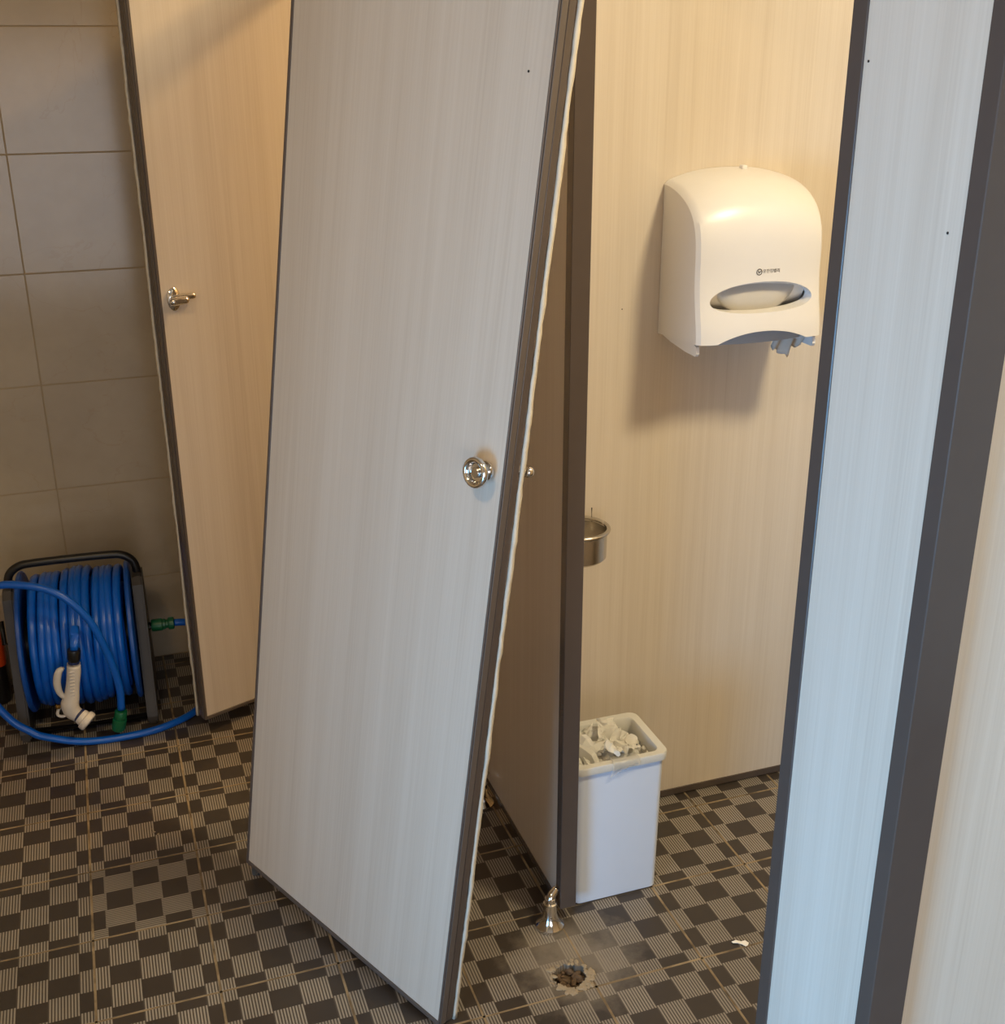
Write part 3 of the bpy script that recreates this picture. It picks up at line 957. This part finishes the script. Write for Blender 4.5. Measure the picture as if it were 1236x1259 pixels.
# ------------------------------------------------------------------ hose reel
reel = thing('hose_reel', 'blue garden hose wound on a black portable reel', 'hose reel', (0.020, 1.045, 0), -0.05)
def side_frame(sx):
    bm = bmesh.new()
    t0, t1 = sx * .128, sx * .152
    outer = [(-.125, .002), (-.125, .020), (-.048, .325), (-.030, .340), (.030, .340), (.048, .325), (.125, .020), (.125, .002)]
    inner = [(-.088, .030), (-.028, .290), (-.018, .300), (.018, .300), (.028, .290), (.088, .030)]
    def ring(pts, x): return [bm.verts.new((x, y, z)) for y, z in pts]
    A0, A1 = ring(outer, t0), ring(outer, t1)
    bm.faces.new(A0); bm.faces.new(A1[::-1])
    n = len(outer)
    for k in range(n): bm.faces.new((A0[k], A0[(k + 1) % n], A1[(k + 1) % n], A1[k]))
    es = [e for e in bm.edges if abs(e.verts[0].co.x - e.verts[1].co.x) < 1e-6]
    bmesh.ops.bevel(bm, geom=es, offset=.004, segments=2, affect='EDGES')
    return link('side_frame', bm, DARKGREY, reel)
for s in (-1, 1): side_frame(s)
bm = bmesh.new()
hp = catmull([(-.140, 0, .315), (-.141, 0, .340), (-.134, 0, .368), (-.112, 0, .385), (-.080, 0, .389), (0, 0, .390), (.080, 0, .389), (.112, 0, .385), (.134, 0, .368), (.141, 0, .340), (.140, 0, .315)], 6)
tube(bm, hp, .0095, 14)
link('handle', bm, BLACK, reel, smooth=True)
for y in (-.105, .105):
    bm = bmesh.new(); tube(bm, [(-.135, y, .014), (.135, y, .014)], .009, 10)
    link('cross_bar', bm, BLACK, reel, smooth=True)
AXZ = .195
bm = bmesh.new(); lathe(bm, [(0, -.120), (.055, -.120), (.055, .120), (0, .120)], (0, 0, AXZ), (1, 0, 0), 32)
sharp(link('drum', bm, BLACK, reel), 40)
for sx in (-1, 1):
    bm = bmesh.new()
    K = 32
    prof = [(.050, sx * .118), (.160, sx * .112), (.164, sx * .115), (.164, sx * .121), (.160, sx * .124), (.050, sx * .124), (.050, sx * .118)]
    lathe(bm, prof, (0, 0, AXZ), (1, 0, 0), 48, close=False)
    sharp(link('flange', bm, FLANGE, reel), 40)
# wound hose: uneven layers of wraps, one continuous helix
bm = bmesh.new(); pts = []
rnd = random.Random(12)
layers = [(.086, 12), (.106, 12), (.126, 12), (.144, 12)]
HR = .0098
dirn = 1
for li, (R, N) in enumerate(layers):
    jit = [rnd.uniform(-.0035, .0045) for _ in range(N + 2)]
    bias = [0.006 * math.sin(3.1 * (k / N) + .3) if li == 3 else 0 for k in range(N + 2)]
    for k in range(N * 28):
        w = k / 28; i = int(w); fr = w - i
        rr = R + (jit[i] + bias[i]) * (1 - fr) + (jit[i + 1] + bias[i + 1]) * fr
        sway = .0045 * math.sin(w * 2 * PI + li) * math.sin(w * 1.7 + li * 2)
        x = dirn * (-.100 + .200 * w / N) + sway
        a = 2 * PI * w
        pts.append((x, rr * math.cos(a), AXZ + rr * math.sin(a)))
    dirn *= -1
tube(bm, pts, HR, 8)
link('wound_hose', bm, HOSE, reel, smooth=True)['label'] = 'glossy blue hose in many tight turns'
# axle and green inlet fitting at the right
bm = bmesh.new(); tube(bm, [(.150, 0, AXZ), (.172, 0, AXZ)], .0125, 18)
link('axle', bm, BLACK, reel, smooth=False)
bm = bmesh.new()
lathe(bm, [(0, .158), (.0135, .158), (.0150, .162), (.0150, .182), (.0128, .184), (.0128, .190), (.0105, .191), (.0105, .196), (.0140, .197), (.0150, .200), (.0150, .209), (.0120, .211), (0, .211)], (0, 0, AXZ), (1, 0, 0), 20)
sharp(link('inlet_fitting', bm, GREEN, reel), 40)
# crank at the left
bm = bmesh.new(); tube(bm, [(-.150, 0, AXZ), (-.170, 0, AXZ), (-.172, .02, AXZ + .05)], .006, 8)
link('crank', bm, BLACK, reel, smooth=True)

# supply hose: from the inlet behind the door, along the floor, up the left side and over the drum
hose = thing('loose_hose', 'loose loop of blue hose lying on the floor around the reel', 'hose', (0.05, 0.90, 0))
def L(p): return (p[0] - .05, p[1] - .90, p[2])
path = [(.226, 1.036, .195), (.262, 1.036, .190), (.315, 1.04, .165), (.345, 1.035, .105), (.340, 1.01, .045), (.310, .975, .014), (.262, .935, .0095), (.214, .895, .0095), (.135, .866, .0095),
        (.010, .870, .0095), (-.080, .880, .034), (-.112, .886, .053), (-.148, .895, .085), (-.188, .918, .150), (-.205, .925, .24), (-.185, .920, .345), (-.138, .905, .402), (-.078, .885, .408), (-.010, .868, .385),
        (.045, .860, .320), (.076, .860, .225), (.090, .864, .140), (.088, .868, .080)]
bm = bmesh.new(); tube(bm, [L(p) for p in catmull(path, 8)], .0085, 12)
link('hose', bm, HOSE, hose, smooth=True)
bm = bmesh.new()
d = (Vector((.074, .874, .022)) - Vector((.087, .868, .074)))
lathe(bm, [(0, 0), (.0120, 0), (.0140, .003), (.0140, .016), (.0115, .0175), (.0115, .0215), (.0150, .023), (.0158, .028), (.0158, .046), (.0135, .052), (0, .052)], L((.0875, .868, .076)), d, 20)
sharp(link('hose_connector', bm, GREEN, hose), 40)

# spray gun hanging from the wound hose
gun = thing('spray_gun', 'pale grey spray gun hanging in front of the blue hose', 'spray gun', (-.005, .857, .15))
def G(x, z, y=0.0): return (x + .005, y, z - .15)
def blob(bm, pts, rs, sy=0.8, n=14):
    b0 = len(bm.verts)
    tube(bm, pts, rs, n)
    bm.verts.ensure_lookup_table()
bm = bmesh.new(); tube(bm, [G(.016, .295, .026), G(.010, .264, .005), G(.008, .250)], .0088, 12)
link('hose_tail', bm, HOSE, gun, smooth=True)
bm = bmesh.new()
lathe(bm, [(0, 0), (.0135, 0), (.0145, .003), (.0145, .022), (.0125, .025), (.0125, .027), (0, .027)], G(.0075, .252), (-.12, 0, -1), 18)
sharp(link('coupling', bm, BLACK, gun), 40)
bm = bmesh.new()
lathe(bm, [(0, 0), (.0122, 0), (.0122, .008), (0, .008)], G(.004, .2255), (-.12, 0, -1), 18)
sharp(link('collar', bm, NAVY, gun), 40)
bm = bmesh.new()
tube(bm, catmull([G(.003, .219), G(.000, .195), G(-.006, .165), G(-.012, .138), G(-.018, .118), G(-.014, .100), G(-.002, .086)], 5), [0.0143, 0.0145, 0.0147, 0.015, 0.0151, 0.0151, 0.015, 0.0148, 0.0147, 0.0147, 0.0148, 0.015, 0.0154, 0.0157, 0.0164, 0.017, 0.0177, 0.0183, 0.0189, 0.0195, 0.0195, 0.0192, 0.0189, 0.0187, 0.0183, 0.0179, 0.0174, 0.0166, 0.016, 0.0154, 0.0151][:31], 16)
link('grip', bm, GUN_W, gun, smooth=True)
bm = bmesh.new()
for k in range(9):
    z = .205 - .008 * k
    box(bm, -.004 + .005 - .0008 * k - .0042, .005 - .0008 * k + .0042 - .002, -.0160, -.0135, z - .15 - .0017, z - .15 + .0017, .0006, 1)
link('grip_ribs', bm, GUN_W, gun)
bm = bmesh.new()
tube(bm, catmull([G(-.018, .212, -.002), G(-.030, .205, -.003), G(-.037, .180, -.003), G(-.035, .155, -.003), G(-.026, .137, -.002)], 4), [.003, .005, .006, .007, .0078, .0082, .0084, .0084, .0082, .008, .0078, .0074, .007, .0065, .006, .005, .004], 12)
link('lever', bm, GUN_W, gun, smooth=True)
bm = bmesh.new()
tube(bm, catmull([G(-.030, .122), G(-.042, .112), G(-.046, .098), G(-.036, .092), G(-.022, .096)], 4), .0035, 8)
link('guard', bm, GUN_W, gun, smooth=True)
bm = bmesh.new(); lathe(bm, [(0, 0), (.0055, 0), (.0055, .007), (.003, .009), (0, .009)], G(-.040, .121, -.006), (-.7, -.5, .3), 12)
sharp(link('valve_screw', bm, simple('brass', (150, 120, 70), .3, 1.0), gun), 40)
hd = (.62, -.35, -.55)
bm = bmesh.new(); lathe(bm, [(0, 0), (.0150, 0), (.0160, .003), (.0160, .007), (0, .007)], G(-.004, .092, -.002), hd, 24)
sharp(link('head_ring', bm, NAVY, gun), 40)
bm = bmesh.new(); lathe(bm, [(0, .006), (.0165, .006), (.0175, .009), (.0180, .016), (.0215, .018), (.0225, .021), (.0225, .028), (.0205, .031), (.013, .030), (.012, .028), (0, .028)], G(-.004, .092, -.002), hd, 28)
sharp(link('spray_head', bm, GUN_W, gun), 40)

# orange jug at the left edge
jug = thing('orange_jug', 'orange plastic jug with a dark base left of the hose reel', 'jug', (-.215, 1.165, 0))
bm = bmesh.new()
loft(bm, [rrect(.052, .038, .017, .101), rrect(.053, .039, .018, .105), rrect(.053, .039, .018, .150), rrect(.048, .034, .018, .168), rrect(.028, .022, .016, .184), rrect(.017, .017, .0165, .190), rrect(.016, .016, .0155, .200)])
sharp(link('jug_body', bm, ORANGE, jug), 50)
bm = bmesh.new(); lathe(bm, [(0, .198), (.019, .198), (.019, .216), (.017, .219), (0, .219)], n=20)
sharp(link('cap', bm, PLASTIC_W, jug), 40)
bm = bmesh.new()
loft(bm, [rrect(.048, .034, .016, .001), rrect(.051, .037, .018, .006), rrect(.051, .037, .018, .100)])
sharp(link('base', bm, BLACK, jug), 50)

# ------------------------------------------------------------------ ceiling lamps (real fixtures)
def ceiling_lamp(loc, power, color, label, r=0.15):
    t = thing('ceiling_lamp', label, 'lamp', (loc[0], loc[1], CEIL), group='round ceiling lamps')
    bm = bmesh.new(); lathe(bm, [(0, -.002), (r + .02, -.002), (r + .02, -.030), (r + .005, -.040), (r, -.036), (r, -.020), (0, -.020)], n=40)
    sharp(link('housing', bm, PLASTIC_W, t), 40)
    bm = bmesh.new(); lathe(bm, [(0, -.022), (r - .004, -.022), (r - .004, -.034), (r - .03, -.040), (0, -.042)], n=40)
    sharp(link('diffuser', bm, GLOW, t), 40)
    a = area('lamp_light', (loc[0], loc[1], CEIL - .047), (loc[0], loc[1], 0), 2 * r - .02, 0, power, color, 'DISK')
    return t
ceiling_lamp(LAMP_A, P_A, C_A, 'round warm ceiling lamp above the near cubicles')
ceiling_lamp(LAMP_B, P_B, C_B, 'round ceiling lamp above the corridor')
ceiling_lamp(LAMP_C, P_C, C_C, 'round warm ceiling lamp above the far cubicle', r=0.085)
